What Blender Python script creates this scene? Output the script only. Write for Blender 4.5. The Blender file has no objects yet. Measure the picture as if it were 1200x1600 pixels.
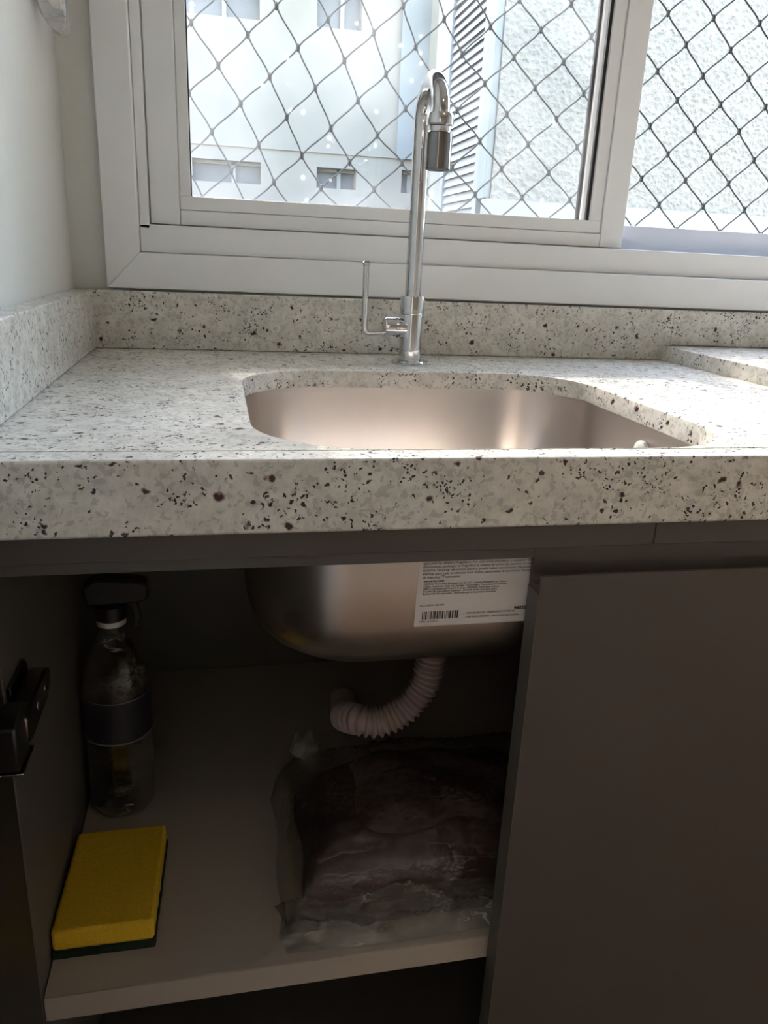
import bpy, bmesh, math, random
import numpy as np
from mathutils import Vector, Matrix

random.seed(7)
scene = bpy.context.scene
COL = scene.collection
ZC = 0.90                      # counter top above the floor; all code below measures z from the counter top

# ------------------------------------------------------------------ camera
F_PX = 1203.53
YAW, PITCH, ROLL = 0.2187029, 0.3189488, -0.0472395
CAM = np.array([0.0, -0.49239, 0.12857])

def cam_axes():
    sa, ca = math.sin(YAW), math.cos(YAW); sb, cb = math.sin(PITCH), math.cos(PITCH)
    fwd = np.array([sa*cb, ca*cb, -sb]); right = np.array([ca, -sa, 0.0]); down = np.cross(fwd, right)
    cc, sc = math.cos(ROLL), math.sin(ROLL)
    return cc*right + sc*down, -sc*right + cc*down, fwd
RGT, DWN, FWD = cam_axes()

def ray(px, py): return RGT*(px-600)/F_PX + DWN*(py-800)/F_PX + FWD
def on_y(px, py, y): r = ray(px, py); return CAM + r*(y-CAM[1])/r[1]     # photo pixel -> point on a plane y = const
def on_z(px, py, z): r = ray(px, py); return CAM + r*(z-CAM[2])/r[2]
def on_x(px, py, x): r = ray(px, py); return CAM + r*(x-CAM[0])/r[0]

cd = bpy.data.cameras.new('camera'); cam = bpy.data.objects.new('camera', cd); COL.objects.link(cam)
cd.sensor_fit = 'HORIZONTAL'; cd.sensor_width = 36.0; cd.lens = F_PX/1200*36.0; cd.clip_start = 0.01
M = Matrix.Identity(4)
for i in range(3):
    M[i][0] = RGT[i]; M[i][1] = -DWN[i]; M[i][2] = -FWD[i]
M[0][3], M[1][3], M[2][3] = CAM[0], CAM[1], CAM[2]+ZC
cam.matrix_world = M
scene.camera = cam

# ------------------------------------------------------------------ light and exposure
SKY = 1.35
world = bpy.data.worlds.new('hazy_sky'); scene.world = world; world.use_nodes = True
bg = world.node_tree.nodes['Background']; bg.inputs[1].default_value = SKY
sky = world.node_tree.nodes.new('ShaderNodeTexSky'); sky.sky_type = 'NISHITA'; sky.sun_disc = False
sky.sun_elevation = math.radians(38.5); sky.sun_rotation = math.radians(-9); sky.air_density = 1.0; sky.dust_density = 0.6; sky.ozone_density = 1.0
tint = world.node_tree.nodes.new('ShaderNodeMix'); tint.data_type = 'RGBA'; tint.blend_type = 'MULTIPLY'
tint.inputs[0].default_value = 1.0; tint.inputs[7].default_value = (1.0, 0.885, 0.735, 1)          # daylight white balance
world.node_tree.links.new(sky.outputs[0], tint.inputs[6]); world.node_tree.links.new(tint.outputs[2], bg.inputs[0])
sd = bpy.data.lights.new('sun', 'SUN'); sun = bpy.data.objects.new('sun', sd); COL.objects.link(sun)
sd.energy = 1.4; sd.color = (1.0, 0.95, 0.86); sd.angle = math.radians(0.45)
sun.location = (0, 6, 6)
sun.rotation_euler = Vector((0.16, -1.0, -0.80)).to_track_quat('-Z', 'Y').to_euler()
KITCHEN_FILL_POWER, HALL_FILL_POWER = 0.3, 21.0  # power of the two added ceiling lamps, both out of view
scene.cycles.sample_clamp_indirect = 8.0
vs = scene.view_settings
vs.view_transform = 'Standard'; vs.look = 'None'; vs.exposure = 1.78; vs.gamma = 1.0; vs.use_curve_mapping = False

# ------------------------------------------------------------------ node materials
class NT:
    def __init__(s, name):
        s.m = bpy.data.materials.new(name); s.m.use_nodes = True; s.t = s.m.node_tree
        s.b = s.t.nodes['Principled BSDF']; s.out = s.t.nodes['Material Output']; s._co = None
    def n(s, typ, **kw):
        nd = s.t.nodes.new(typ)
        for k, v in kw.items(): setattr(nd, k, v)
        return nd
    def lk(s, a, b): s.t.links.new(a, b)
    def co(s):
        if s._co is None: s._co = s.n('ShaderNodeTexCoord').outputs['Object']
        return s._co
    def put(s, sock, v):
        if hasattr(v, 'is_linked'): s.lk(v, sock)
        else: sock.default_value = v
    def noise(s, scale, detail=3, rough=.55, vec=None, out='Fac'):
        nd = s.n('ShaderNodeTexNoise'); s.lk(vec or s.co(), nd.inputs['Vector'])
        nd.inputs['Scale'].default_value = scale; nd.inputs['Detail'].default_value = detail; nd.inputs['Roughness'].default_value = rough
        return nd.outputs[out]
    def voro(s, scale, vec=None, feature='F1'):
        nd = s.n('ShaderNodeTexVoronoi', feature=feature); s.lk(vec or s.co(), nd.inputs['Vector']); nd.inputs['Scale'].default_value = scale
        return nd
    def math(s, op, a, b=0.0):
        nd = s.n('ShaderNodeMath', operation=op); s.put(nd.inputs[0], a); s.put(nd.inputs[1], b); return nd.outputs[0]
    def ramp(s, fac, a, b, lo=0.0, hi=1.0):
        nd = s.n('ShaderNodeMapRange'); s.put(nd.inputs[0], fac)
        for i, v in zip((1, 2, 3, 4), (a, b, lo, hi)): nd.inputs[i].default_value = v
        return nd.outputs[0]
    def mix(s, fac, a, b):
        nd = s.n('ShaderNodeMix', data_type='RGBA'); s.put(nd.inputs[0], fac)
        s.put(nd.inputs[6], a if not isinstance(a, tuple) else (*a, 1)); s.put(nd.inputs[7], b if not isinstance(b, tuple) else (*b, 1))
        return nd.outputs[2]
    def col(s, v): s.put(s.b.inputs['Base Color'], v if not isinstance(v, tuple) else (*v, 1))
    def rough(s, v): s.put(s.b.inputs['Roughness'], v)
    def metal(s, v): s.b.inputs['Metallic'].default_value = v
    def bump(s, h, strength=.2, dist=.001):
        nd = s.n('ShaderNodeBump'); nd.inputs['Strength'].default_value = strength; nd.inputs['Distance'].default_value = dist
        s.lk(h, nd.inputs['Height']); s.lk(nd.outputs[0], s.b.inputs['Normal'])

def paint(name, c, rough=.6, grain=90, var=.05, bump=.08, dist=.0006):
    t = NT(name); f = t.noise(grain, 4)
    t.col(t.mix(f, tuple(x*(1-var) for x in c), tuple(min(1, x*(1+var)) for x in c))); t.rough(rough)
    if bump: t.bump(f, bump, dist)
    return t.m
def metal(name, c, rough, scratch=0):
    t = NT(name); t.metal(1.0); f = t.noise(40, 4)
    t.col(t.mix(f, tuple(x*.94 for x in c), c)); t.rough(rough)
    if scratch: t.bump(t.noise(scratch, 2), .05, .0003)
    return t.m
def granite():
    t = NT('speckled_cream_granite')
    def warped(sc, amt):
        dn = t.noise(sc, 3, out='Color')
        vm = t.n('ShaderNodeVectorMath', operation='MULTIPLY_ADD'); t.lk(dn, vm.inputs[0]); vm.inputs[1].default_value = (amt,)*3; t.lk(t.co(), vm.inputs[2])
        return vm.outputs[0]
    def cells(scale, vec):
        v = t.voro(scale, vec); sp = t.n('ShaderNodeSeparateColor'); t.lk(v.outputs['Color'], sp.inputs[0]); return v.outputs['Distance'], sp.outputs
    w = warped(190, .008); w2 = warped(110, .012)
    c = t.mix(t.ramp(t.noise(70, 5, .65), .36, .64), (.55, .525, .46), (.75, .73, .665))
    c = t.mix(t.ramp(t.noise(24, 4), .46, .70, 0, .55), c, (.47, .46, .415))
    c = t.mix(t.ramp(t.noise(15, 3), .45, .70, 0, .3), c, (.60, .52, .46))
    d, q = cells(520, t.co()); c = t.mix(t.math('MULTIPLY', q[0], .30), c, (.82, .79, .72))
    d, q = cells(300, w2); c = t.mix(t.math('MULTIPLY', t.math('GREATER_THAN', q[1], .80), .45), c, (.34, .33, .31))
    clus = t.ramp(t.noise(42, 3, .6), .45, .68)
    d, q = cells(420, w)
    c = t.mix(t.math('MULTIPLY', t.ramp(d, .55, .40), t.math('LESS_THAN', q[0], t.math('MULTIPLY', clus, .30))), c, (.035, .032, .038))
    d, q = cells(210, w2)
    c = t.mix(t.math('MULTIPLY', t.ramp(d, .44, .30), t.math('LESS_THAN', q[1], t.math('ADD', t.math('MULTIPLY', clus, .13), .025))), c, t.mix(q[2], (.035, .028, .035), (.15, .055, .06)))
    d, q = cells(62, w2)
    c = t.mix(t.math('MULTIPLY', t.ramp(d, .24, .13), t.math('GREATER_THAN', q[0], .72)), c, t.mix(q[1], (.04, .022, .03), (.10, .035, .04)))
    t.col(c); t.rough(.16); t.b.inputs['Specular IOR Level'].default_value = .22
    return t.m
def thin_glass(name, tint=(.985, .99, .99), dirt=True):
    t = NT(name); t.t.nodes.remove(t.b)
    tr = t.n('ShaderNodeBsdfTransparent'); tr.inputs[0].default_value = (*tint, 1)
    gl = t.n('ShaderNodeBsdfGlossy'); gl.inputs['Roughness'].default_value = .02
    fr = t.n('ShaderNodeFresnel'); fr.inputs[0].default_value = 1.35
    mx = t.n('ShaderNodeMixShader'); t.lk(fr.outputs[0], mx.inputs[0]); t.lk(tr.outputs[0], mx.inputs[1]); t.lk(gl.outputs[0], mx.inputs[2])
    last = mx.outputs[0]
    if dirt:
        df = t.n('ShaderNodeBsdfTranslucent'); df.inputs[0].default_value = (.95, .96, 1, 1)
        v = t.voro(34, None); sp = t.n('ShaderNodeSeparateColor'); t.lk(v.outputs['Color'], sp.inputs[0])
        spot = t.math('MULTIPLY', t.ramp(v.outputs['Distance'], .13, .03), t.math('GREATER_THAN', sp.outputs[0], .62))
        haze = t.ramp(t.noise(9, 4), .40, .75, .002, .03)
        m2 = t.n('ShaderNodeMixShader'); t.lk(t.math('MAXIMUM', t.math('MULTIPLY', spot, .35), haze), m2.inputs[0])
        t.lk(last, m2.inputs[1]); t.lk(df.outputs[0], m2.inputs[2]); last = m2.outputs[0]
    t.lk(last, t.out.inputs['Surface'])
    return t.m
def film(name, gloss=.25, rough=.12, tint=(.93, .92, .9), milk_glint=.06):
    t = NT(name); t.t.nodes.remove(t.b)
    tr = t.n('ShaderNodeBsdfTransparent'); tr.inputs[0].default_value = (*tint, 1)
    gl = t.n('ShaderNodeBsdfGlossy'); gl.inputs['Roughness'].default_value = rough
    lw = t.n('ShaderNodeLayerWeight'); lw.inputs[0].default_value = gloss
    bp = t.n('ShaderNodeBump'); bp.inputs['Strength'].default_value = .6; bp.inputs['Distance'].default_value = .004
    t.lk(t.noise(60, 4), bp.inputs['Height']); t.lk(bp.outputs[0], gl.inputs['Normal'])
    mx = t.n('ShaderNodeMixShader'); t.lk(lw.outputs['Facing'], mx.inputs[0]); t.lk(tr.outputs[0], mx.inputs[1]); t.lk(gl.outputs[0], mx.inputs[2])
    df = t.n('ShaderNodeBsdfDiffuse'); df.inputs[0].default_value = (.8, .78, .76, 1)
    st_ = t.n('ShaderNodeVectorMath', operation='MULTIPLY'); t.lk(t.co(), st_.inputs[0]); st_.inputs[1].default_value = (.45, 1.5, 1.8)
    glint_ridge = t.math('ABSOLUTE', t.math('SUBTRACT', t.noise(30, 3, .6, vec=st_.outputs[0]), .5))  # pale diffuse streaks paint glints along the wrinkles
    glint_patch = t.ramp(t.noise(11, 2), .42, .66)
    mk = t.math('ADD', t.ramp(t.noise(45, 3), .4, .7, milk_glint*.3, milk_glint*1.5), t.math('MULTIPLY', t.math('MULTIPLY', t.ramp(glint_ridge, .035, 0.0), glint_patch), min(.6, milk_glint*9)))  # base milkiness plus the painted wrinkle glints
    m2 = t.n('ShaderNodeMixShader'); t.lk(mk, m2.inputs[0]); t.lk(mx.outputs[0], m2.inputs[1]); t.lk(df.outputs[0], m2.inputs[2])
    t.lk(m2.outputs[0], t.out.inputs['Surface'])
    return t.m
def emit(name, c, s):
    t = NT(name); t.b.inputs['Emission Color'].default_value = (*c, 1); t.b.inputs['Emission Strength'].default_value = s; t.col(c); return t.m

MAT = dict(
    wall=paint('off_white_wall_paint', (.68, .68, .64), .7, 70, .03, .15),
    ceiling=paint('white_ceiling_paint', (.8, .8, .78), .8),
    floor=paint('brown_floor_tile', (.085, .062, .05), .6, 25, .2),
    frame=paint('white_window_aluminium', (.80, .81, .81), .38, 30, .02, .02),
    lip_blue=paint('bluish_track_lip', (.70, .74, .82), .4, 30, .03, .02),  # lip tinted slightly bluer than the frame
    gasket=paint('black_rubber_gasket', (.02, .02, .022), .6),
    laminate=paint('grey_brown_laminate', (.082, .068, .060), .42, 300, .08, .05, .0002),
    door_dark=paint('darker_door_laminate', (.022, .019, .017), .5, 300, .08),  # open door only, darker than the laminate of the closed doors
    laminate_edge=paint('grey_laminate_edge', (.13, .115, .10), .4, 300, .08),
    melamine=paint('pale_melamine', (.44, .385, .33), .45, 200, .04),
    panel=paint('grey_cabinet_lining', (.115, .105, .097), .5, 200, .05),
    granite=granite(),
    steel=metal('brushed_stainless_steel', (.68, .63, .59), .29),
    chrome=metal('polished_chrome', (.64, .65, .67), .05),
    dark_metal=metal('dark_nickel', (.22, .20, .19), .18),
    aerator=metal('dark_chrome_aerator', (.24, .235, .24), .14),
    paper=paint('white_sticker_paper', (.72, .68, .66), .55, 200, .02),
    ink=paint('black_label_ink', (.03, .025, .03), .6, 200, .02),
    foam=paint('yellow_sponge_foam', (.80, .50, .02), .9, 500, .25, .6, .002),
    scour=paint('dark_green_scouring_fibre', (.012, .03, .02), .95, 700, .4, .9, .003),
    black_plastic=paint('black_plastic', (.012, .012, .013), .3),
    white_plastic=paint('white_plastic', (.75, .74, .72), .4),
    hose=paint('pale_corrugated_plastic', (.42, .33, .31), .4),
    cloth=paint('dark_maroon_plastic', (.030, .010, .010), .5, 60, .3, .3, .004),
    bottle_label=paint('dark_blue_bottle_label', (.022, .022, .032), .4, 400, .8),
    border=paint('grey_label_border', (.16, .15, .16), .4),
    liquid=paint('dark_amber_liquid', (.02, .012, .005), .08, 20, .3, 0),
    cord=paint('grey_nylon_cord', (.035, .038, .036), .7),
    facade=paint('white_painted_facade', (.128, .118, .108), .85, 3, .03, .1, .004),
    facade_cream=paint('cream_painted_facade', (.175, .163, .145), .85, 3, .03, .1, .004),
    facade_recess_shade=paint('blue_grey_recess_shade', (.108, .117, .127), .85, 3, .05, .1, .004),  # blue-grey tone paints the shade of the facade recess
    stucco=None,
    far_glass=paint('blue_grey_window_glass', (.032, .036, .046), .5, 30, .3, 0),
    shutter=paint('blue_grey_metal_slat', (.14, .143, .158), .6, 30, .05, 0),
    shutter_post=paint('weathered_grey_metal_post', (.12, .128, .13), .6, 12, .3),
    sill=paint('white_stone_sill', (.14, .137, .13), .5),
    yard=paint('pale_concrete', (.2, .2, .19), .9, 4, .1),
    glass=thin_glass('hazy_window_glass'),
    clear=film('clear_plastic_film', .22, .10, (.95, .94, .92), .018), hem=film('clear_plastic_hem', .35, .10, (.93, .92, .9), .11),
    clear_body=film('clear_bottle_plastic', .35, .08, (.55, .5, .45), .03),
    acrylic=film('clear_acrylic', .35, .05, (.95, .95, .975), .12),
    lamp=emit('warm_fill_lamp_diffuser', (1.0, .83, .66), 0.4),  # glowing diffuser of the added lamps
)
t = NT('rough_white_stucco'); f = t.math('ADD', t.noise(38, 5, .65), t.math('MULTIPLY', t.voro(45).outputs['Distance'], .5))
t.col(t.mix(t.ramp(f, .35, .95), (.142, .133, .123), (.207, .195, .181))); t.rough(.9); t.bump(f, .9, .03); MAT['stucco'] = t.m

# ------------------------------------------------------------------ object helpers (points are given in world x, y and z from the counter top)
BASE = {}
def setp(o, label=None, cat=None, group=None, kind=None):
    for k, v in (('label', label), ('category', cat), ('group', group), ('kind', kind)):
        if v: o[k] = v
    return o
def thing(name, base, label=None, cat=None, group=None, kind=None):
    o = bpy.data.objects.new(name, None); COL.objects.link(o); o.empty_display_size = .05
    o.location = (base[0], base[1], base[2]+ZC); BASE[o.name] = Vector(base)
    return setp(o, label, cat, group, kind)
class MB:
    def __init__(s): s.v = []; s.f = []
    def add(s, vs_, fs):
        k = len(s.v); s.v += [tuple(map(float, p)) for p in vs_]; s.f += [tuple(i+k for i in q) for q in fs]; return s
    def box(s, x0, x1, y0, y1, z0, z1):
        return s.add([(x, y, z) for z in (z0, z1) for y in (y0, y1) for x in (x0, x1)],
                     [(0, 2, 3, 1), (4, 5, 7, 6), (0, 1, 5, 4), (2, 6, 7, 3), (0, 4, 6, 2), (1, 3, 7, 5)])
    def loft(s, rings, cap0=True, cap1=True, close=True):
        n = len(rings[0]); vs_ = [p for r in rings for p in r]; fs = []
        for a in range(len(rings)-1):
            for i in range(n if close else n-1):
                j = (i+1) % n; fs.append((a*n+i, a*n+j, (a+1)*n+j, (a+1)*n+i))
        if cap0: fs.append(tuple(reversed(range(n))))
        if cap1: fs.append(tuple(range((len(rings)-1)*n, len(rings)*n)))
        return s.add(vs_, fs)
    def lathe(s, c, prof, n=32, axis='z', caps=True):
        rings = []
        for r, h in prof:
            ring = []
            for i in range(n):
                a = 2*math.pi*i/n; u, w = r*math.cos(a), r*math.sin(a)
                ring.append((c[0]+u, c[1]+w, c[2]+h) if axis == 'z' else (c[0]+h, c[1]+u, c[2]+w) if axis == 'x' else (c[0]+w, c[1]+h, c[2]+u))
            rings.append(ring)
        return s.loft(rings, caps, caps)
    def tube(s, path, rad, n=12, caps=True):
        P = [Vector(p) for p in path]; rings = []; up = None
        for i, p in enumerate(P):
            d = (P[min(i+1, len(P)-1)] - P[max(i-1, 0)]).normalized()
            if up is None: up = d.orthogonal().normalized()
            up = (up - d*up.dot(d)).normalized(); sd_ = d.cross(up)
            r = rad[i] if isinstance(rad, (list, tuple)) else rad
            rings.append([tuple(p + (up*math.cos(2*math.pi*k/n) + sd_*math.sin(2*math.pi*k/n))*r) for k in range(n)])
        return s.loft(rings, caps, caps)
    def prism(s, poly, axis, a, b):
        mk = {'x': lambda p, h: (h, p[0], p[1]), 'y': lambda p, h: (p[0], h, p[1]), 'z': lambda p, h: (p[0], p[1], h)}[axis]
        return s.loft([[mk(p, a) for p in poly], [mk(p, b) for p in poly]])
    def obj(s, name, mat, parent=None, bevel=0, smooth=40, label=None, cat=None, group=None, kind=None, base=None, seg=2):
        root = parent
        while root is not None and root.parent is not None: root = root.parent
        if base is None:
            if root is not None: b = BASE[root.name]
            else:
                xs = np.array(s.v); b = Vector(((xs[:, 0].min()+xs[:, 0].max())/2, (xs[:, 1].min()+xs[:, 1].max())/2, xs[:, 2].min()))
        else: b = Vector(base)
        me = bpy.data.meshes.new(name); me.from_pydata([(p[0]-b[0], p[1]-b[1], p[2]-b[2]) for p in s.v], [], s.f)
        bm = bmesh.new(); bm.from_mesh(me); bmesh.ops.recalc_face_normals(bm, faces=bm.faces); bm.to_mesh(me); bm.free()
        if mat is not None: me.materials.append(MAT[mat] if isinstance(mat, str) else mat)
        o = bpy.data.objects.new(name, me); COL.objects.link(o)
        if root is None:
            o.location = (b[0], b[1], b[2]+ZC); BASE[o.name] = b
        else: o.parent = parent
        if bevel:
            m = o.modifiers.new('soft_edges', 'BEVEL'); m.width = bevel; m.segments = seg; m.limit_method = 'ANGLE'; m.angle_limit = math.radians(50)
        if smooth:
            me.shade_smooth(); me.set_sharp_from_angle(angle=math.radians(smooth))
        return setp(o, label, cat, group, kind)
def box(name, mat, parent, x0, x1, y0, y1, z0, z1, bevel=0, **kw): return MB().box(x0, x1, y0, y1, z0, z1).obj(name, mat, parent, bevel, **kw)
def spline(pts, n=10):
    P = [Vector(p) for p in pts]; P = [P[0]*2-P[1]] + P + [P[-1]*2-P[-2]]; out = []
    for i in range(1, len(P)-2):
        for k in range(n):
            t_ = k/n; a, b, c, d = P[i-1:i+3]
            out.append(.5*((2*b)+(-a+c)*t_+(2*a-5*b+4*c-d)*t_*t_+(-a+3*b-3*c+d)*t_**3))
    return out + [P[-2]]
def rrect(x0, x1, y0, y1, r, n=12):
    out = []
    for cx, cy, a0 in ((x1-r, y1-r, 0), (x0+r, y1-r, 90), (x0+r, y0+r, 180), (x1-r, y0+r, 270)):
        for k in range(n+1):
            a = math.radians(a0+90*k/n); out.append((cx+r*math.cos(a), cy+r*math.sin(a)))
    return out

# ------------------------------------------------------------------ room shell
XL, XR, YB, YW, ZF, ZT = -0.180, 1.92, -2.3, 0.600, -ZC, 1.70
S = dict(kind='structure')
box('floor', 'floor', None, XL-.15, XR+.15, YB-.15, .74, ZF-.1, ZF, **S)
box('ceiling', 'ceiling', None, XL-.15, XR+.15, YB-.15, .74, ZT, ZT+.12, **S)
DY0, DY1, DZT = -1.62, -.86, 1.20            # added doorway, unseen behind the camera, to an added lamp-lit hallway
MB().box(XL-.15, XL, DY1, YW, ZF, ZT).box(XL-.15, XL, YB-.15, DY0, ZF, ZT).box(XL-.15, XL, DY0, DY1, DZT, ZT).obj('wall_left', 'wall', None, **S)
MB().box(-1.70, -1.60, -2.4, -.2, ZF, ZT).box(-1.60, XL-.15, -2.45, -2.35, ZF, ZT).box(-1.60, XL-.15, -.25, -.15, ZF, ZT).obj('wall_added_hallway', 'wall', None, **S)  # added hallway, out of view, holding a warm fill lamp
box('floor_added_hallway', 'floor', None, -1.70, XL-.1505, -2.4, -.15, ZF-.1, ZF, **S)
box('ceiling_added_hallway', 'ceiling', None, -1.70, XL-.1505, -2.4, -.15, ZT, ZT+.12, **S)
for y0_, y1_ in ((DY0-.05, DY0), (DY1, DY1+.05)): box('trim_1', 'frame', None, XL, XL+.012, y0_, y1_, ZF, DZT+.05, **S)  # trim around the added doorway
box('wall_right', 'wall', None, XR, XR+.15, YB-.15, YW, ZF, ZT, **S)
box('wall_front', 'wall', None, XL, XR, YB-.15, YB, ZF, ZT, **S)
# opening for the window in the back wall
WX0, WX1, WZ0, WZ1 = -0.138, 1.42, 0.078, 1.40
wb = MB().box(XL-.15, WX0, YW, .74, ZF, ZT).box(WX1, XR+.15, YW, .74, ZF, ZT).box(WX0, WX1, YW, .74, ZF, WZ0).box(WX0, WX1, YW, .74, WZ1, ZT)
wb.obj('wall_back', 'wall', None, **S)

# ------------------------------------------------------------------ window_1: aluminium slider, both sashes pushed to the left, right half open
win = thing('window_1', (.6, .62, .07), kind='structure')
fy = .588                                              # front of the outer frame
x_f0 = -.138; z_f0 = on_y(167, 449, fy)[2]; x_f1 = on_y(218, 394, fy)[0]; z_f1 = on_y(218, 394, fy)[2]
xr1 = WX1; zt1 = WZ1
frm = MB()
def mitre(x0, x1, z0, z1, ix0, ix1, iz0, iz1, y0, y1, which):
    q = {'b': [(x0, z0), (x1, z0), (ix1, iz0), (ix0, iz0)], 't': [(x0, z1), (ix0, iz1), (ix1, iz1), (x1, z1)],
         'l': [(x0, z0), (ix0, iz0), (ix0, iz1), (x0, z1)], 'r': [(x1, z0), (x1, z1), (ix1, iz1), (ix1, iz0)]}[which]
    return MB().prism(q, 'y', y0, y1)
g = .0003
for k, nm in (('b', 'frame_rail'), ('t', 'frame_rail'), ('l', 'frame_jamb'), ('r', 'frame_jamb')):
    mitre(x_f0, xr1, z_f0, zt1, x_f1, xr1-.044, z_f1, zt1-.044, fy, .672, k).obj(nm, 'frame', win, .0015)
# inner track step, set back from the frame face
ty = .604
zt_a = z_f1; zt_b = on_y(500, 360, ty)[2]
box('track', 'frame', win, x_f1+g, xr1-.044-g, ty, .617, z_f1+g, on_y(236, 349, ty)[2]-.001, .001)
box('track', 'frame', win, x_f1+g, on_y(236, 348, .6185)[0]-.0045, ty, .672, z_f1+.03, zt1-.044, .001)
# outer track seen in the open half: lower bluish lip
box('track', 'frame', win, on_y(236, 348, .6185)[0]-.0055, on_y(236, 348, .6185)[0]-.0012, ty, .630, z_f1+.03, zt1-.044)
box('track', 'lip_blue', win, on_y(974, 380, .64)[0]-.7, xr1-.044-g, .640, .672, z_f1+g, on_y(1100, 360, .65)[2], .001)
box('track', 'frame', win, x_f1+g, xr1-.044-g, .617, .640, z_f1+g, z_f1+.018, .001)

def sash(y0, xa, xb, za, zb, sw_l, sw_r, rh, name='sash', lines=True):
    s_ = MB().box(xa, xb, y0+.004, y0+.016, za, za+.008).obj(name, 'frame', win, .0008)
    box('stile', 'frame', s_, xa, xa+sw_l*.72, y0, y0+.020, za, zb, .0012)
    box('stile_bead', 'frame', s_, xa+sw_l*.72+.0004, xa+sw_l, y0+.003, y0+.020, za+rh, zb-rh, .001)
    box('stile', 'frame', s_, xb-sw_r*.66, xb, y0, y0+.020, za, zb, .0012)
    box('stile_bead', 'frame', s_, xb-sw_r, xb-sw_r*.66-.0004, y0+.003, y0+.020, za+rh, zb-rh, .001)
    for z0, z1 in ((za, za+rh*.52), (zb-rh*.52, zb)):
        box('rail', 'frame', s_, xa+sw_l*.72+.0004, xb-sw_r*.66-.0004, y0, y0+.020, z0, z1, .0012)
    for z0, z1 in ((za+rh*.52+.0004, za+rh), (zb-rh, zb-rh*.52-.0004)):
        box('rail_bead', 'frame', s_, xa+sw_l*.72+.0004, xb-sw_r*.66-.0004, y0+.003, y0+.020, z0, z1, .001)
    box('gasket', 'gasket', s_, xb-sw_r-.0045, xb-sw_r, y0+.008, y0+.014, za+rh, zb-rh)
    box('gasket', 'gasket', s_, xa+sw_l, xa+sw_l+.0015, y0+.008, y0+.014, za+rh, zb-rh)
    box('pane', 'glass', s_, xa+sw_l*.9, xb-sw_r*.9, y0+.009, y0+.013, za+rh*.9, zb-rh*.9, smooth=0)
    return s_
sy = .6185
a = on_y(236, 348, sy); b_ = on_y(298, 305, sy); c_ = on_y(923, 345, sy); d_ = on_y(971, 387, sy)
sash(sy, a[0], d_[0], a[2]-.001, zt1-.05, b_[0]-a[0], d_[0]-c_[0], (b_[2]-a[2]))
so = .6445
e_ = on_y(943, 345, so+.006); f_ = on_y(905, 345, so+.006)
sash(so, a[0]-.004, e_[0]+.012, a[2]+.012, zt1-.05, .035, e_[0]+.012-f_[0], .022)
# stone sill outside
box('outer_sill', 'sill', win, WX0-.03, WX1+.03, .676, .80, .125, .150, .004)

# ------------------------------------------------------------------ buildings outside
DF = 8.0
fac = thing('apartment_building', (-1, DF, -6), 'white apartment block with small dark windows behind the net, beyond the faucet', 'building')
x0 = -9.0; x1 = 6.0; zt = 3.3
wins = [((262, -80), (406, 24)), ((497, -80), (565, 45)), ((300, 250), (408, 285)), ((495, 263), (556, 295)), ((628, 266), (652, 302))]
rects = []
for (ax, ay), (bx_, by) in wins:
    p, q = on_y(ax, ay, DF), on_y(bx_, by, DF)
    zc0 = on_y((ax+bx_)/2, by, DF)[2]; zc1 = on_y((ax+bx_)/2, ay, DF)[2]
    rects.append((p[0], q[0], zc0, zc1))
cutx = on_y(622, 150, DF)[0]; cutx2 = on_y(668, 100, DF)[0]; cutx3 = on_y(705, 100, DF)[0]
w_ = MB()
# wall with real window openings: vertical strips
xs = sorted({x0, x1} | {r[0] for r in rects} | {r[1] for r in rects})
for i in range(len(xs)-1):
    xa, xb = xs[i], xs[i+1]; hs = sorted([(r[2], r[3]) for r in rects if r[0] <= xa+1e-6 and r[1] >= xb-1e-6]); z = -6.0
    for h0, h1 in hs: w_.box(xa, xb, DF, DF+.25, z, h0); z = h1
    w_.box(xa, xb, DF, DF+.25, z, zt)
w_.obj('wall', 'facade', fac, smooth=0)
for (xa, xb, za, zb) in rects:
    wo = box('window', 'far_glass', fac, xa, xb, DF+.16, DF+.20, za, zb, smooth=0)
    box('window_bar', 'shutter_post', wo, xa+(xb-xa)*.6-.02, xa+(xb-xa)*.6+.02, DF+.12, DF+.16, za, zb, smooth=0)
    box('window_bar', 'shutter_post', wo, xa, xb, DF+.12, DF+.16, zb-.03, zb, smooth=0)
box('recess_shade_panel', 'facade_recess_shade', fac, cutx, cutx2, DF-.06, DF, on_y(640, 250, DF)[2], zt, smooth=0)  # panel stands proud; its colour paints the shaded recess
box('pilaster', 'facade_cream', fac, cutx2, cutx3+.6, DF-.35, DF, -6, zt, .01)
box('ledge', 'facade', fac, x0, x1, DF-.02, DF, on_y(450, 232, DF)[2]-.02, on_y(450, 232, DF)[2]+.02, smooth=0)
box('parapet', 'facade', fac, x0, x1, DF-.1, DF+.35, zt, zt+.25, .02)

NY = 3.3
wx = on_y(780, 150, NY)[0]
wing = thing('stucco_wing', (wx+2, NY, -6), 'rough white stucco building wing standing nearer, right of the slatted shutter', 'building')
box('wall', 'stucco', wing, wx, wx+5, NY, NY+.92, -6, 1.9, smooth=0)
box('corner_post', 'shutter_post', wing, wx-.035, wx, NY+.012, NY+.13, on_y(770, 310, NY)[2], 1.9, .004)
box('ledge', 'sill', wing, wx-.05, wx+5, NY-.1, NY, on_y(850, 318, NY)[2]-.6, on_y(850, 318, NY)[2], .004)
shy0, shy1 = NY+.14, NY+.78
shut = thing('slatted_shutter', (wx-.02, NY+.45, on_x(735, 305, wx)[2]), 'tall bluish slatted metal shutter on the side of the stucco wing', 'shutter')
zb0 = -.05
box('shutter_frame', 'shutter', shut, wx-.03, wx-.002, shy0, shy0+.06, zb0, 1.85, .002)
box('shutter_frame', 'shutter', shut, wx-.03, wx-.002, shy1, shy1+.06, zb0, 1.85, .002)
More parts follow.
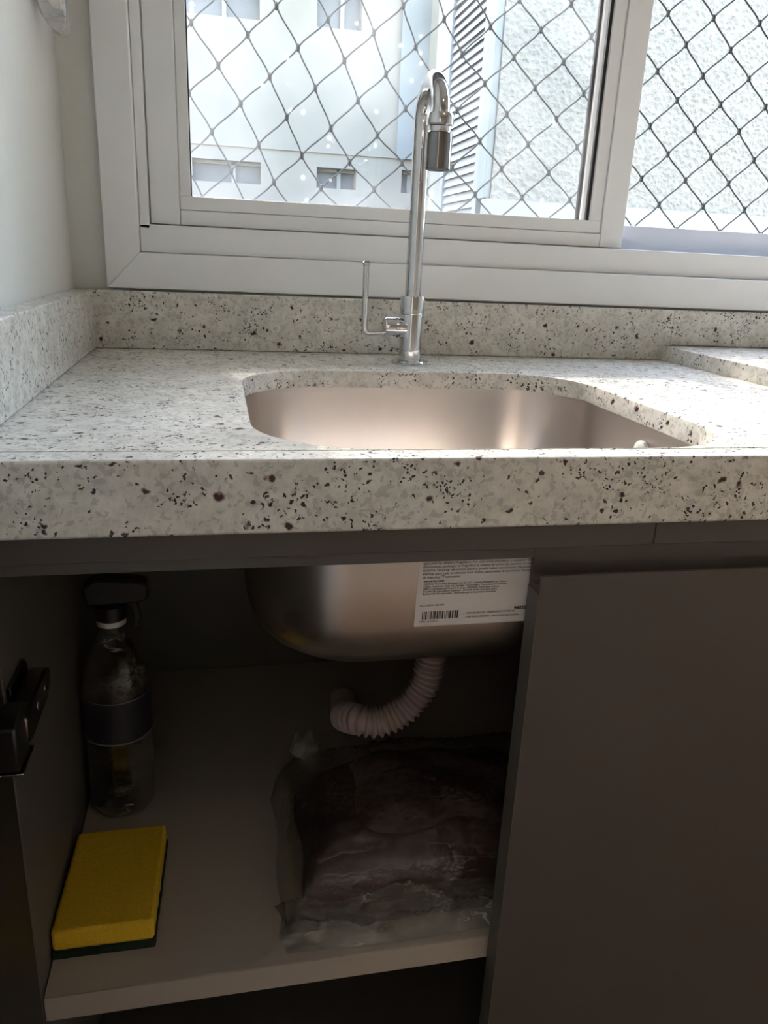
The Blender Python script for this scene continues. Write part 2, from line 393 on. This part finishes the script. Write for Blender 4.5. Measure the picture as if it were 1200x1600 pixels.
box('backing', 'shutter', shut, wx-.004, wx-.001, shy0+.06, shy1, zb0, 1.85, smooth=0)
sl = MB().prism([(wx-.022, .0), (wx-.008, .038), (wx-.005, .038), (wx-.019, .0)], 'y', shy0+.06, shy1)
sl.v = [(p[0], p[1], p[2]) for p in sl.v]
slat0 = None
for k in range(44):
    z = zb0+.02+k*.042
    if slat0 is None:
        slat0 = sl.obj('slat', 'shutter', shut, smooth=0, base=None)
        for v in slat0.data.vertices: v.co.z += z
        z_first = z
    else:
        o = slat0.copy(); COL.objects.link(o); o.parent = shut; o.location.z = z-z_first
box('courtyard_ground', 'yard', None, -12, 12, .76, 12, -6.2, -6.0, kind='structure')

# ------------------------------------------------------------------ safety net
NYP = .70
net = thing('safety_net', (.5, NYP, .15), 'grey knotted cord safety net stretched across the outside of the window', 'safety net')
A_STEP = {0: (.035, -.046), 1: (.029, -.045), 2: (.024, -.048), 3: (.021, -.048), 4: (.029, -.041), 5: (.038, -.035)}
def cumA(i):
    x = z = 0.0
    if i >= 0:
        for k in range(i): s_ = A_STEP.get(k, (.0372, -.0366)); x += s_[0]; z += s_[1]
    else: x, z = .0365*i, -.040*i
    return x, z
def knot(i, j):
    ax, az = cumA(i)
    jit = random.Random(i*131+j*17)
    return (-.026+ax+j*.0391+jit.uniform(-.0012, .0012), NYP+jit.uniform(-.001, .001), .410+az+j*.0374+jit.uniform(-.0012, .0012))
nx0, nx1, nz0, nz1 = -.15, 1.44, .145, 1.41
def inside(p): return nx0 < p[0] < nx1 and nz0 < p[2] < nz1
I0, I1, J0, J1 = -28, 36, -6, 40
KN = {(i, j): knot(i, j) for i in range(I0, I1) for j in range(J0, J1)}
def strand(keys):
    runs, cur = [], []
    for k in keys:
        if k in KN and inside(KN[k]): cur.append(KN[k])
        else:
            if len(cur) > 1: runs.append(cur)
            cur = []
    if len(cur) > 1: runs.append(cur)
    return runs
def cord_path(P, down):
    P = [Vector(p) for p in P]
    P = [P[0]+(P[0]-P[1])*.6] + P + [P[-1]+(P[-1]-P[-2])*.6]     # run on to the edge of the opening
    out = []
    for a_, b2 in zip(P[:-1], P[1:]):
        d = b2-a_; tv = Vector((d.x*.72, 0, d.z*1.16))            # cords turn upright where they are knotted
        for k in range(6):
            u = k/6; h00 = 2*u**3-3*u*u+1; h10 = u**3-2*u*u+u; h01 = -2*u**3+3*u*u; h11 = u**3-u*u
            out.append(a_*h00+tv*h10+b2*h01+tv*h11)
    return out+[P[-1]]
for j in range(J0, J1):
    for r in strand([(i, j) for i in range(I0, I1)]): MB().tube(cord_path(r, True), .0012, 5).obj('cord', 'cord', net)
for i in range(I0, I1):
    for r in strand([(i, j) for j in range(J0, J1)]): MB().tube(cord_path(r, False), .0012, 5).obj('cord', 'cord', net)
kb = MB()
for p in KN.values():
    if inside(p): kb.lathe(p, [(.0008, -.0052), (.0026, -.0032), (.0031, 0), (.0026, .0032), (.0008, .0052)], 7)
kb.obj('knots', 'cord', net, kind='stuff', smooth=80)

# ------------------------------------------------------------------ countertop
ct = thing('countertop', (.2, .3, -.052), 'speckled cream granite countertop with an oval-cornered sink cut-out and raised side', 'countertop')
SX0, SX1, SY0, SY1 = XL+.003, .655, .0256, YW-.002
HX0, HX1, HY0, HY1, HR = .024, .418, .028, .411, .09
inner = rrect(HX0, HX1, HY0, HY1, HR, 14)
cx, cy = (HX0+HX1)/2, (HY0+HY1)/2
def to_rect(p):
    dx, dy = p[0]-cx, p[1]-cy; t_ = 1e9
    if dx > 1e-9: t_ = min(t_, (SX1-cx)/dx)
    if dx < -1e-9: t_ = min(t_, (SX0-cx)/dx)
    if dy > 1e-9: t_ = min(t_, (SY1-cy)/dy)
    if dy < -1e-9: t_ = min(t_, (SY0-cy)/dy)
    return (cx+dx*t_, cy+dy*t_)
outer = [to_rect(p) for p in inner]
for cor in ((SX0, SY0), (SX1, SY0), (SX0, SY1), (SX1, SY1)):
    k = min(range(len(outer)), key=lambda q: (outer[q][0]-cor[0])**2+(outer[q][1]-cor[1])**2); outer[k] = cor
def off(poly, d):                                     # move the opening outline outwards by d
    return rrect(HX0-d, HX1+d, HY0-d, HY1+d, HR+d, 14)
R3 = lambda poly, z: [(p[0], p[1], z) for p in poly]
i2 = off(inner, .0018); i2[0:0] = []
i2 = [(p[0], max(p[1], SY0+.0003)) for p in i2]
slab = MB().loft([R3(outer, -.020), R3(outer, 0), R3(i2, 0), R3(off(inner, .0006), -.0006), R3(inner, -.0019), R3(inner, -.020), R3(outer, -.020)], False, False)
slab.obj('slab', 'granite', ct, smooth=35)
box('apron', 'granite', ct, SX0, XR-.003, 0, .0253, -.052, 0, .0022, seg=3)
box('raised_slab', 'granite', ct, .655+.0004, XR-.003, .0258, SY1, -.020, .0215, .0015)
box('side_upstand', 'granite', ct, XL+.001, -.155, .030, .5775, .0003, .0735, .0015)
box('back_upstand', 'granite', ct, XL+.001, .667, .578, YW-.001, .0003, .0735, .0012)
box('back_upstand', 'granite', ct, .6675, XR-.003, .578, YW-.001, .022, .0735, .0012)

# ------------------------------------------------------------------ sink
sk = thing('sink_bowl', (.221, .225, -.199), 'brushed stainless steel undermount sink bowl with a sticker on its front', 'sink')
BX0, BX1, BY0, BY1 = .016, .426, .0365, .420
ZB, ZTP, RF = -.1990, -.0205, .052
def bowl_ring(inset, z): return R3(rrect(BX0+inset, BX1-inset, BY0+inset, BY1-inset, max(.088-inset*.55, .012), 14), z)
taper = lambda z: .004*(ZTP-z)/(ZTP-ZB)
def bowl(dx, zb):
    rr = []
    for k in range(5):
        z = ZTP+(zb+RF-ZTP)*k/4; rr.append(bowl_ring(dx+taper(z), z))
    for k in range(1, 9):
        a_ = math.radians(90*k/8); rr.append(bowl_ring(dx+.004+RF*(1-math.cos(a_)), zb+RF-RF*math.sin(a_)))
    rr.append(bowl_ring(.13, zb-.001)); rr.append(bowl_ring(.172, zb-.0015))
    return rr
out_r = bowl(0, ZB); in_r = bowl(.0014, ZB+.0014)
MB().loft(list(reversed(in_r))+[bowl_ring(-.0085, ZTP), bowl_ring(-.0085, ZTP-.0012), bowl_ring(-.0005, ZTP-.0014)]+out_r, True, True).obj('bowl', 'steel', sk, smooth=45)
MB().lathe((.221, .228, ZB), [(.0, .004), (.030, .004), (.043, .0035), (.045, .0015), (.045, .0005)], 32).obj('drain_flange', 'chrome', sk)
MB().lathe((.221, .228, ZB-.075), [(.012, 0), (.017, .001), (.018, .02), (.024, .024), (.026, .040), (.040, .052), (.046, .060), (.046, .073), (.02, .074)], 28).obj('drain_valve', 'white_plastic', sk)
MB().lathe((.4205, .205, -.0485), [(.0, -.0045), (.008, -.0040), (.0115, -.0015), (.0115, .003)], 24, 'x').obj('overflow_cover', 'white_plastic', sk)
# sticker on the front of the bowl
LY = BY0+.0006
st = thing('sink_sticker', (.22, LY, -.149), 'white printed product sticker with a barcode on the steel sink front', 'sticker')
def front_y(z): return BY0+taper(z)
lx0, lx1, lz0, lz1 = .1465, .290, -.1475, -.078
def lab_y(z): return front_y(z)-.0006
MB().add([(lx0, lab_y(lz0), lz0), (lx1, lab_y(lz0), lz0), (lx1+.001, lab_y(lz1), lz1), (lx0+.001, lab_y(lz1), lz1),
          (lx0, lab_y(lz0)+.0005, lz0), (lx1, lab_y(lz0)+.0005, lz0), (lx1+.001, lab_y(lz1)+.0005, lz1), (lx0+.001, lab_y(lz1)+.0005, lz1)],
         [(0, 1, 2, 3), (7, 6, 5, 4), (0, 4, 5, 1), (1, 5, 6, 2), (2, 6, 7, 3), (3, 7, 4, 0)]).obj('paper', 'paper', st, smooth=0)
def text(s_, x, z, size, parent, mat='ink', name='print', bold=0):
    cu = bpy.data.curves.new('print', 'FONT'); cu.body = s_; cu.size = size; cu.offset = bold; cu.resolution_u = 2
    to = bpy.data.objects.new('print', cu); COL.objects.link(to)
    bpy.context.view_layer.update()
    me = bpy.data.meshes.new_from_object(to.evaluated_get(bpy.context.evaluated_depsgraph_get()))
    bpy.data.objects.remove(to)
    m = MB(); b0 = BASE[parent.name]
    for v in me.vertices: zz = z+v.co.y; m.v.append((x+v.co.x, lab_y(zz)-.00022, zz))
    m.f = [tuple(p.vertices) for p in me.polygons]
    return m.obj(name, mat, parent, smooth=0)
lines = [(-.0905, 'Este aviso contiene consejos de limpieza. Conserve sus cuidados, Conserve', 1),
         (-.0940, 'agua para la cubeta o fregadero. No usar acido muriatico, o cualquier otro', 0),
         (-.0970, 'instrumento, proteger el fregadero o cubeta del polvo de cemento o cola. Tras', 0),
         (-.1000, 'secarlos. Ni posar alimentos salados, puede haber corrosiones. Haciendo un', 0),
         (-.1030, 'esponja para pulir productos inox limpio, para evitar la corrosion. Recomendamos', 0),
         (-.1060, 'de manchas "Tramontina".', 0)]
for z, s_, bd in lines: text(s_, lx0+.0042, z, .0030, st, bold=.00006 if bd else .00002)
text('IMPORTADORES:', lx0+.0055, -.1092, .0022, st, bold=.00008)
for k, s_ in enumerate(['MEXICO: Tramontina de Mexico S.A. de C.V. - Avenida Presidente, col. Centro', 'CHILE: Tramontina Chile S.A. Santiago - COLOMBIA: Tramontina de Colombia',
                        'PERU: Tramontina del Peru S.A.C. Lima - PANAMA: Tramontina Panama', 'ECUADOR: importadora Guayaquil - BOLIVIA: Santa Cruz de la Sierra', 'EL SALVADOR: importado y distribuido por el importador autorizado']):
    text(s_, lx0+.0055, -.1115-k*.0021, .0021, st, bold=.00004)
text('ACO INOX AISI 304', lx0+.0035, -.1300, .0023, st, bold=.00003)
bc = MB(); x = lx0+.006; rb = random.Random(3)
while x < lx0+.0355:
    w = rb.choice((.0004, .0006, .0009, .0012)); bc.add([(x, lab_y(z)-.0002, z) for z in (-.1415, -.1345)]+[(x+w, lab_y(z)-.0002, z) for z in (-.1345, -.1415)], [(0, 1, 2, 3)]); x += w+rb.choice((.0004, .0006, .0009))
bc.obj('barcode', 'ink', st, smooth=0)
text('7 891116 020357', lx0+.004, -.1440, .0022, st, bold=.00002)
text('MADE IN BRAZIL / FABRICADO NO BRASIL', lx0+.042, -.1383, .0022, st, bold=.00003)
text('CNPJ 90.050.238/0001 - INDUSTRIA BRASILEIRA', lx0+.042, -.1418, .0022, st, bold=.00003)
text('94020/207', lx0+.0825, -.1365, .0042, st, bold=.00015)

# drain hose
hp = spline([(.221, .228, -.268), (.2195, .226, -.288), (.212, .222, -.316), (.190, .218, -.342), (.162, .217, -.354), (.140, .226, -.354), *[tuple(on_y(540, 1120, y_)) for y_ in (.26, .32, .38)], (.158, .424, -.450), (.158, .424, -.463), (.158, .424, -.4753)], 26)
rad = []; L = 0.0
for k, p in enumerate(hp):
    if k: L += (hp[k]-hp[k-1]).length
    rad.append(.0150+.0022*math.sin(L*2*math.pi/.0062))
hh = []; 
MB().tube(hp, rad, 20).obj('drain_hose', 'hose', sk, smooth=80, label='pale ribbed plastic drain hose')

# ------------------------------------------------------------------ faucet
FX, FYY = .241, .484
fc = thing('faucet', (FX, FYY, 0), 'chrome gooseneck kitchen faucet with a thin side lever on the granite counter', 'faucet')
MB().lathe((FX, FYY, 0), [(.0235, .0002), (.0235, .003), (.0220, .0045), (.015, .005)], 40).obj('base_flange', 'chrome', fc)
MB().lathe((FX, FYY, .0045), [(.0142, 0), (.0142, .056), (.0138, .057)], 40).obj('body', 'chrome', fc)
MB().lathe((FX, FYY, .0615), [(.0140, 0), (.0155, .001), (.0155, .021), (.0148, .0225), (.0105, .0228)], 40).obj('collar', 'chrome', fc)
RA = .040; ZA = .2780; ux, uy = 0.0, -1.0
path = [(FX, FYY, z) for z in np.linspace(.078, ZA, 12)]
for k in range(1, 25):
    a_ = math.pi*k/24; d = RA*(1-math.cos(a_)); path.append((FX+ux*d, FYY+uy*d, ZA+RA*math.sin(a_)))
ox, oy = FX+ux*2*RA, FYY+uy*2*RA

MB().tube(path, .0100, 28).obj('spout', 'chrome', fc)
MB().lathe((ox, oy, .2225), [(.0136, .044), (.0150, .0455), (.0150, .0545), (.0138, .0565), (.0100, .057)], 36).obj('spout_nut', 'chrome', fc)
MB().lathe((ox, oy, .2225), [(.0128, .0435), (.0122, .0400), (.0122, .0385), (.0128, .0375)], 36).obj('swivel_ring', 'chrome', fc)
MB().lathe((ox, oy, .2225), [(.0105, .0018), (.0135, 0), (.0146, .001), (.0148, .030), (.0142, .0368), (.012, .0372)], 36).obj('aerator', 'aerator', fc)
zh = .045
MB().lathe((FX, FYY, zh), [(.0125, -.008), (.0125, -.0335), (.0118, -.0350), (.006, -.0352)], 32, 'x').obj('valve_housing', 'chrome', fc)
MB().lathe((FX, FYY, zh), [(.0128, -.0180), (.0133, -.0185), (.0133, -.0215), (.0128, -.022)], 32, 'x').obj('housing_ring', 'chrome', fc)
lv = spline([(FX-.033, FYY, zh-.006), (FX-.050, FYY, zh-.0072), (FX-.0585, FYY, zh-.0065), (FX-.0605, FYY, zh+.002), (FX-.0607, FYY, zh+.03), (FX-.0607, FYY, zh+.0735)], 8)
MB().tube(lv, .0038, 16).obj('lever', 'chrome', fc)
MB().lathe((FX-.0607, FYY, zh+.0725), [(.0030, 0), (.0048, .001), (.0048, .0045), (.0030, .006)], 16).obj('lever_tip', 'chrome', fc)

# ------------------------------------------------------------------ sink cabinet
ZS = -.476
cab = thing('sink_cabinet', (.24, .3, -.78), 'dark grey handleless sink cabinet, one door open and one closed', 'cabinet')
CX0, CX1 = XL+.0035, .655
box('side_panel', 'panel', cab, CX0, -.1565, .0365, .578, -.78, -.0535, .0008)
box('side_panel', 'panel', cab, CX1-.0185, CX1, .0365, .578, -.78, -.0535, .0008)
box('back_panel', 'panel', cab, -.156, CX1-.019, .572, .578, -.78, -.0535)
shf = box('shelf', 'melamine', cab, -.1555, CX1-.0195, .0373, .5715, ZS-.0255, ZS, .0006)
box('shelf_edge', 'melamine', shf, -.1555, CX1-.0195, .0365, .0372, ZS-.0255, ZS-.0002)
box('bottom_panel', 'panel', cab, -.1555, CX1-.0195, .0365, .5715, -.78, -.762)
RX = on_y(1025, 820, .012)[0]
rz = -.0735
box('fascia_rail', 'laminate', cab, CX0, RX, .012, .029, rz, -.0523, .0006)
box('fascia_rail', 'laminate', cab, RX+.0006, CX1, .012, .029, rz, -.0523, .0006)
box('inner_rail', 'panel', cab, -.156, CX1-.019, .0295, .0325, -.0885, -.0523, .0003)
DX = .2375
def j_door(x0, x1, parent, y0=.012, y1=.0335, ztop=-.0755, zlip=-.0972, zbot=-.775):
    """closed door with a J-pull scooped into its top edge, profile in the y-z plane"""
    t_ = y1-y0; yb = y1-.0045; yl = y0+.0028
    prof = [(y0, zbot), (y1, zbot), (y1, ztop), (yb, ztop), (yb, zlip+.004)]
    for k in range(0, 9):
        a_ = math.pi*k/8; r = (yb-yl)/2; prof.append(((yb+yl)/2+r*math.cos(a_), zlip-.004-r*math.sin(a_)*.9))
    prof += [(yl, zlip), (y0+.0006, zlip), (y0, zlip-.0006)]
    d = MB().prism(prof, 'x', x0, x1).obj('door', 'laminate', parent, smooth=30)
    return d
dr = j_door(DX, CX1-.001, cab)
box('edge_band', 'laminate_edge', dr, DX-.0007, DX-.0001, .0120, .0330, -.775, -.112)
# open left door: hinged on the left side panel, swung out along the wall, seen edge-on
do = box('door', 'door_dark', cab, XL+.0035, -.1572, -.352, .0352, -.775, -.0755, .0006, label='open door swung out along the wall')
# concealed hinge
def hinge(zc, parent):
    h = MB().prism([(.040, zc-.022), (.085, zc-.022), (.092, zc-.014), (.092, zc+.014), (.085, zc+.022), (.040, zc+.022)], 'x', -.1562, -.1530).obj('hinge', 'dark_metal', parent, .0004)
    MB().prism([(.018, zc-.010), (.030, zc-.013), (.082, zc-.012), (.096, zc-.006), (.096, zc+.008), (.082, zc+.013), (.030, zc+.013), (.018, zc+.010)], 'x', -.1528, -.1380).obj('hinge_arm', 'dark_metal', h, .0015)
    MB().prism([(-.006, zc-.017), (.022, zc-.020), (.036, zc-.014), (.036, zc+.014), (.022, zc+.020), (-.006, zc+.017)], 'x', -.1560, -.1400).obj('hinge_cup', 'black_plastic', h, .002)
    MB().box(-.1550, -.1385, -.004, .030, zc-.0215, zc-.0195).obj('hinge_plate', 'chrome', h, .0004)
    for yy in (.052, .078): MB().lathe((-.1380, yy, zc), [(.0, .0004), (.0042, .0004), (.0042, -.001)], 14, 'x').obj('screw', 'chrome', h)
    return h
hinge(-.203, cab); hinge(-.650, cab)

# neighbouring cabinet runs on to the right below the counter
for (xa, xb) in ((.6565, 1.285), (1.2865, XR-.003)):
    nb = thing('base_cabinet', ((xa+xb)/2, .3, -.78), 'closed dark grey base cabinet beside the sink cabinet' if xa < 1 else 'closed dark grey base cabinet in the corner by the wall', 'cabinet')
    box('body', 'panel', nb, xa, xb, .0365, .578, -.78, -.0535)
    box('fascia_rail', 'laminate', nb, xa, xb, .012, .029, rz, -.0523, .0006)
    xm = (xa+xb)/2
    j_door(xa+.001, xm-.001, nb); j_door(xm+.001, xb-.001, nb)
box('toe_kick', 'laminate', None, XL+.004, XR-.004, .075, .578, -ZC, -.7805, kind='structure')

# ------------------------------------------------------------------ things in the cabinet
# sponge
sp = thing('kitchen_sponge', (-.112, .142, ZS), 'yellow foam sponge with dark scouring side lying at the shelf front', 'sponge')
def soft(x0, x1, y0, y1, z0, z1, sk_=0.0):
    m = MB(); nx, ny, nz = 14, 20, 4; rr = random.Random(5)
    def pt(u, v, w): return (x0+(x1-x0)*u+sk_*(v-.5), y0+(y1-y0)*v, z0+(z1-z0)*w)
    idx = {}
    def vid(i, j, k):
        if (i, j, k) not in idx:
            p = pt(i/nx, j/ny, k/nz); idx[(i, j, k)] = len(m.v); m.v.append((p[0]+rr.uniform(-.0004, .0004), p[1]+rr.uniform(-.0004, .0004), p[2]+(rr.uniform(-.0003, .0003) if k else 0)))
        return idx[(i, j, k)]
    for i in range(nx):
        for j in range(ny):
            m.f.append((vid(i, j, 0), vid(i, j+1, 0), vid(i+1, j+1, 0), vid(i+1, j, 0))); m.f.append((vid(i, j, nz), vid(i+1, j, nz), vid(i+1, j+1, nz), vid(i, j+1, nz)))
    for k in range(nz):
        for i in range(nx):
            m.f.append((vid(i, 0, k), vid(i+1, 0, k), vid(i+1, 0, k+1), vid(i, 0, k+1))); m.f.append((vid(i, ny, k), vid(i, ny, k+1), vid(i+1, ny, k+1), vid(i+1, ny, k)))
        for j in range(ny):
            m.f.append((vid(0, j, k), vid(0, j, k+1), vid(0, j+1, k+1), vid(0, j+1, k))); m.f.append((vid(nx, j, k), vid(nx, j+1, k), vid(nx, j+1, k+1), vid(nx, j, k+1)))
    return m
soft(-.1535, -.0665, .076, .2020, ZS+.0072, ZS+.0290, .004).obj('foam', 'foam', sp, .003, smooth=50)
soft(-.1540, -.0655, .074, .2040, ZS+.0002, ZS+.0080, .004).obj('scouring_pad', 'scour', sp, .001, smooth=50)

# spray bottle
bxx, byy = -.1165, .283
bo = thing('spray_bottle', (bxx, byy, ZS), 'clear plastic spray bottle with dark label and black trigger, standing behind the sponge', 'bottle')
prof = [(.0, .0006), (.022, .0005), (.031, .002), (.035, .008), (.0355, .018), (.0345, .028), (.0355, .040), (.0345, .052), (.0355, .064), (.0345, .076), (.0355, .088), (.0358, .095),
        (.0358, .152), (.0355, .158), (.0345, .170), (.031, .185), (.025, .199), (.017, .211), (.0135, .218), (.0130, .232)]
MB().lathe((bxx, byy, ZS), prof, 40).obj('body', 'clear_body', bo, smooth=60)
MB().lathe((bxx, byy, ZS), [(.0, .002)]+[(r-.0022, z+.001) for r, z in prof[2:11]]+[(.0333, .092), (0, .0922)], 32).obj('liquid', 'liquid', bo, smooth=60)
MB().lathe((bxx, byy, ZS), [(.0357, .098), (.0363, .0985), (.0363, .148), (.0357, .1485)], 40, caps=False).obj('label_wrap', 'bottle_label', bo)
MB().lathe((bxx, byy, ZS), [(.0361, .1475), (.0365, .1478), (.0365, .1488), (.0361, .149)], 40, caps=False).obj('label_border', 'border', bo)
MB().lathe((bxx, byy, ZS), [(.0361, .0975), (.0365, .0978), (.0365, .0995), (.0361, .0998)], 40, caps=False).obj('label_border', 'border', bo)
MB().lathe((bxx, byy, ZS), [(.0135, .2255), (.0150, .226), (.0150, .2315), (.0135, .232)], 28, caps=False).obj('neck_ring', 'white_plastic', bo)
MB().lathe((bxx, byy, ZS), [(.0150, .232), (.0165, .233), (.0165, .248), (.012, .250)], 28).obj('collar', 'black_plastic', bo)
hd = MB().prism([(-.022, .249), (.030, .251), (.040, .256), (.040, .272), (.030, .276), (-.012, .280), (-.026, .270)], 'y', byy-.011, byy+.011)
hd.v = [(bxx+p[0], p[1], ZS+p[2]) for p in hd.v]; hd.obj('spray_head', 'black_plastic', bo, .003)
tg = MB().prism([(.018, .252), (.026, .252), (.031, .235), (.028, .222), (.022, .222), (.024, .236)], 'y', byy-.006, byy+.006)
tg.v = [(bxx+p[0], p[1], ZS+p[2]) for p in tg.v]; tg.obj('trigger', 'black_plastic', bo, .0015)

# clear bag of dark folded plastic
bgx = thing('plastic_bag', (.19, .17, ZS), 'crumpled clear plastic bag holding dark maroon folded plastic, on the shelf', 'bag')
def lump(x0, x1, y0, y1, h, seed, nx=34, ny=26, rnd=3.0, amp=.006, freq=(31, 27), z_off=0.0, crumple=0.0):
    rr = random.Random(seed); ph = [rr.uniform(0, 6.28) for _ in range(10)]; m = MB(); top = []
    def hgt(u, v):
        e = max(0.0, 1-abs(2*u-1)**rnd)**.45*max(0.0, 1-abs(2*v-1)**rnd)**.45
        w = math.sin(freq[0]*u*.35+ph[0]+2*math.sin(5*v+ph[1]))*.5+math.sin(freq[1]*v*.4+ph[2]+1.7*math.sin(4*u+ph[3]))*.5+.5*math.sin(17*u+13*v+ph[4])
        return max(.0004, e*h+e*amp*w+e*crumple*rr.uniform(-1, 1))
    for j in range(ny+1):
        for i in range(nx+1):
            u, v = i/nx, j/ny; bulge = .0025*math.sin(9*v+ph[5])*(1-u)-.0025*math.sin(8*u+ph[6])*(1-v)
            m.v.append((x0+(x1-x0)*u+bulge, y0+(y1-y0)*v+bulge*.6, ZS+z_off+hgt(u, v)))
    k = nx+1; n = len(m.v)
    for j in range(ny+1):
        for i in range(nx+1): p = m.v[j*k+i]; m.v.append((p[0], p[1], ZS+z_off-.0001))
    for j in range(ny):
        for i in range(nx):
            q = (j*k+i, j*k+i+1, (j+1)*k+i+1, (j+1)*k+i); m.f.append(q); m.f.append(tuple(n+t_ for t_ in reversed(q)))
    return m
lump(.075, .360, .095, .256, .062, 11, amp=.005, rnd=5, z_off=.004).obj('contents', 'cloth', bgx, smooth=60)
lump(.115, .330, .110, .248, .076, 12, amp=.006, rnd=5, z_off=.004).obj('contents', 'cloth', bgx, smooth=60)
lump(.050, .372, .068, .262, .084, 13, 70, 56, rnd=7, amp=.004, z_off=.0008, crumple=.0028).obj('film', 'clear', bgx, smooth=70)
# loose front hem of the bag lying on the shelf, and the twisted neck
lump(.044, .290, .044, .104, .011, 14, 80, 20, rnd=4, amp=.007, z_off=.0006, crumple=.0028).obj('film_hem', 'hem', bgx, smooth=70)
tw = MB(); rr = random.Random(4)
cxt, cyt, czt = .086, .235, ZS+.082
for k in range(9):
    a_ = k*.7; L_ = rr.uniform(.018, .032); w = rr.uniform(.006, .012)
    d = Vector((math.cos(a_)*.6, math.sin(a_)*.4, rr.uniform(.5, 1.0))).normalized(); s_ = d.orthogonal().normalized()*w; c0 = Vector((cxt, cyt, czt-.012))
    e = s_.cross(d).normalized()*.003
    pts_ = [c0-s_*.2, c0+s_*.2, c0+d*L_*.5+s_*.7+e, c0+d*L_*.5-s_*.7-e, c0+d*L_+s_*1.1-e, c0+d*L_-s_*.9+e]
    tw.add(pts_, [(0, 1, 2, 3), (3, 2, 4, 5)])
tw.obj('twisted_neck', 'hem', bgx, smooth=0)

# ------------------------------------------------------------------ clear plastic hook on the left wall
hx = thing('wall_hook', (XL, .500, .335), 'clear plastic holder with a white insert fixed to the white side wall', 'holder')
pr = [(XL+.0005, .372)]
prof = [(XL+.0003, .50), (XL+.0003, .372), (XL+.006, .355), (XL+.014, .343), (XL+.024, .3375), (XL+.0305, .339), (XL+.0315, .345), (XL+.0315, .50)]
MB().prism(prof, 'y', .486, .512).obj('shell', 'acrylic', hx, .003)
MB().prism([(XL+.014, .498), (XL+.014, .366), (XL+.018, .361), (XL+.029, .3575), (XL+.029, .498)], 'y', .4852, .508).obj('insert', 'white_plastic', hx, .002)
box('slot', 'black_plastic', hx, XL+.021, XL+.024, .4840, .4856, .3735, .385, .0004)

# ------------------------------------------------------------------ added ceiling lamps, out of view, for warm fill
def fill_ceiling_lamp(lx, ly, power, label):
    cl = thing('fill_ceiling_lamp', (lx, ly, ZT-.07), label, 'lamp')
    MB().lathe((lx, ly, ZT), [(.0, -.001), (.17, -.001), (.17, -.022), (.15, -.024)], 40).obj('fill_lamp_base', 'white_plastic', cl)
    MB().lathe((lx, ly, ZT), [(.155, -.025), (.15, -.045), (.11, -.062), (.0, -.068)], 40).obj('fill_lamp_shade', 'lamp', cl)
    ld = bpy.data.lights.new('fill_lamp_light', 'AREA'); ld.shape = 'DISK'; ld.size = .3; ld.energy = power; ld.color = (1.0, .72, .50)
    lo = bpy.data.objects.new('fill_lamp_light', ld); COL.objects.link(lo); lo.parent = cl; lo.location = (0, 0, -.006)
fill_ceiling_lamp(.85, -1.25, KITCHEN_FILL_POWER, 'added unseen fill lamp on the kitchen ceiling with a warm white diffuser')
fill_ceiling_lamp(-1.0, -1.25, HALL_FILL_POWER, 'added unseen fill lamp on the ceiling of the added hallway')
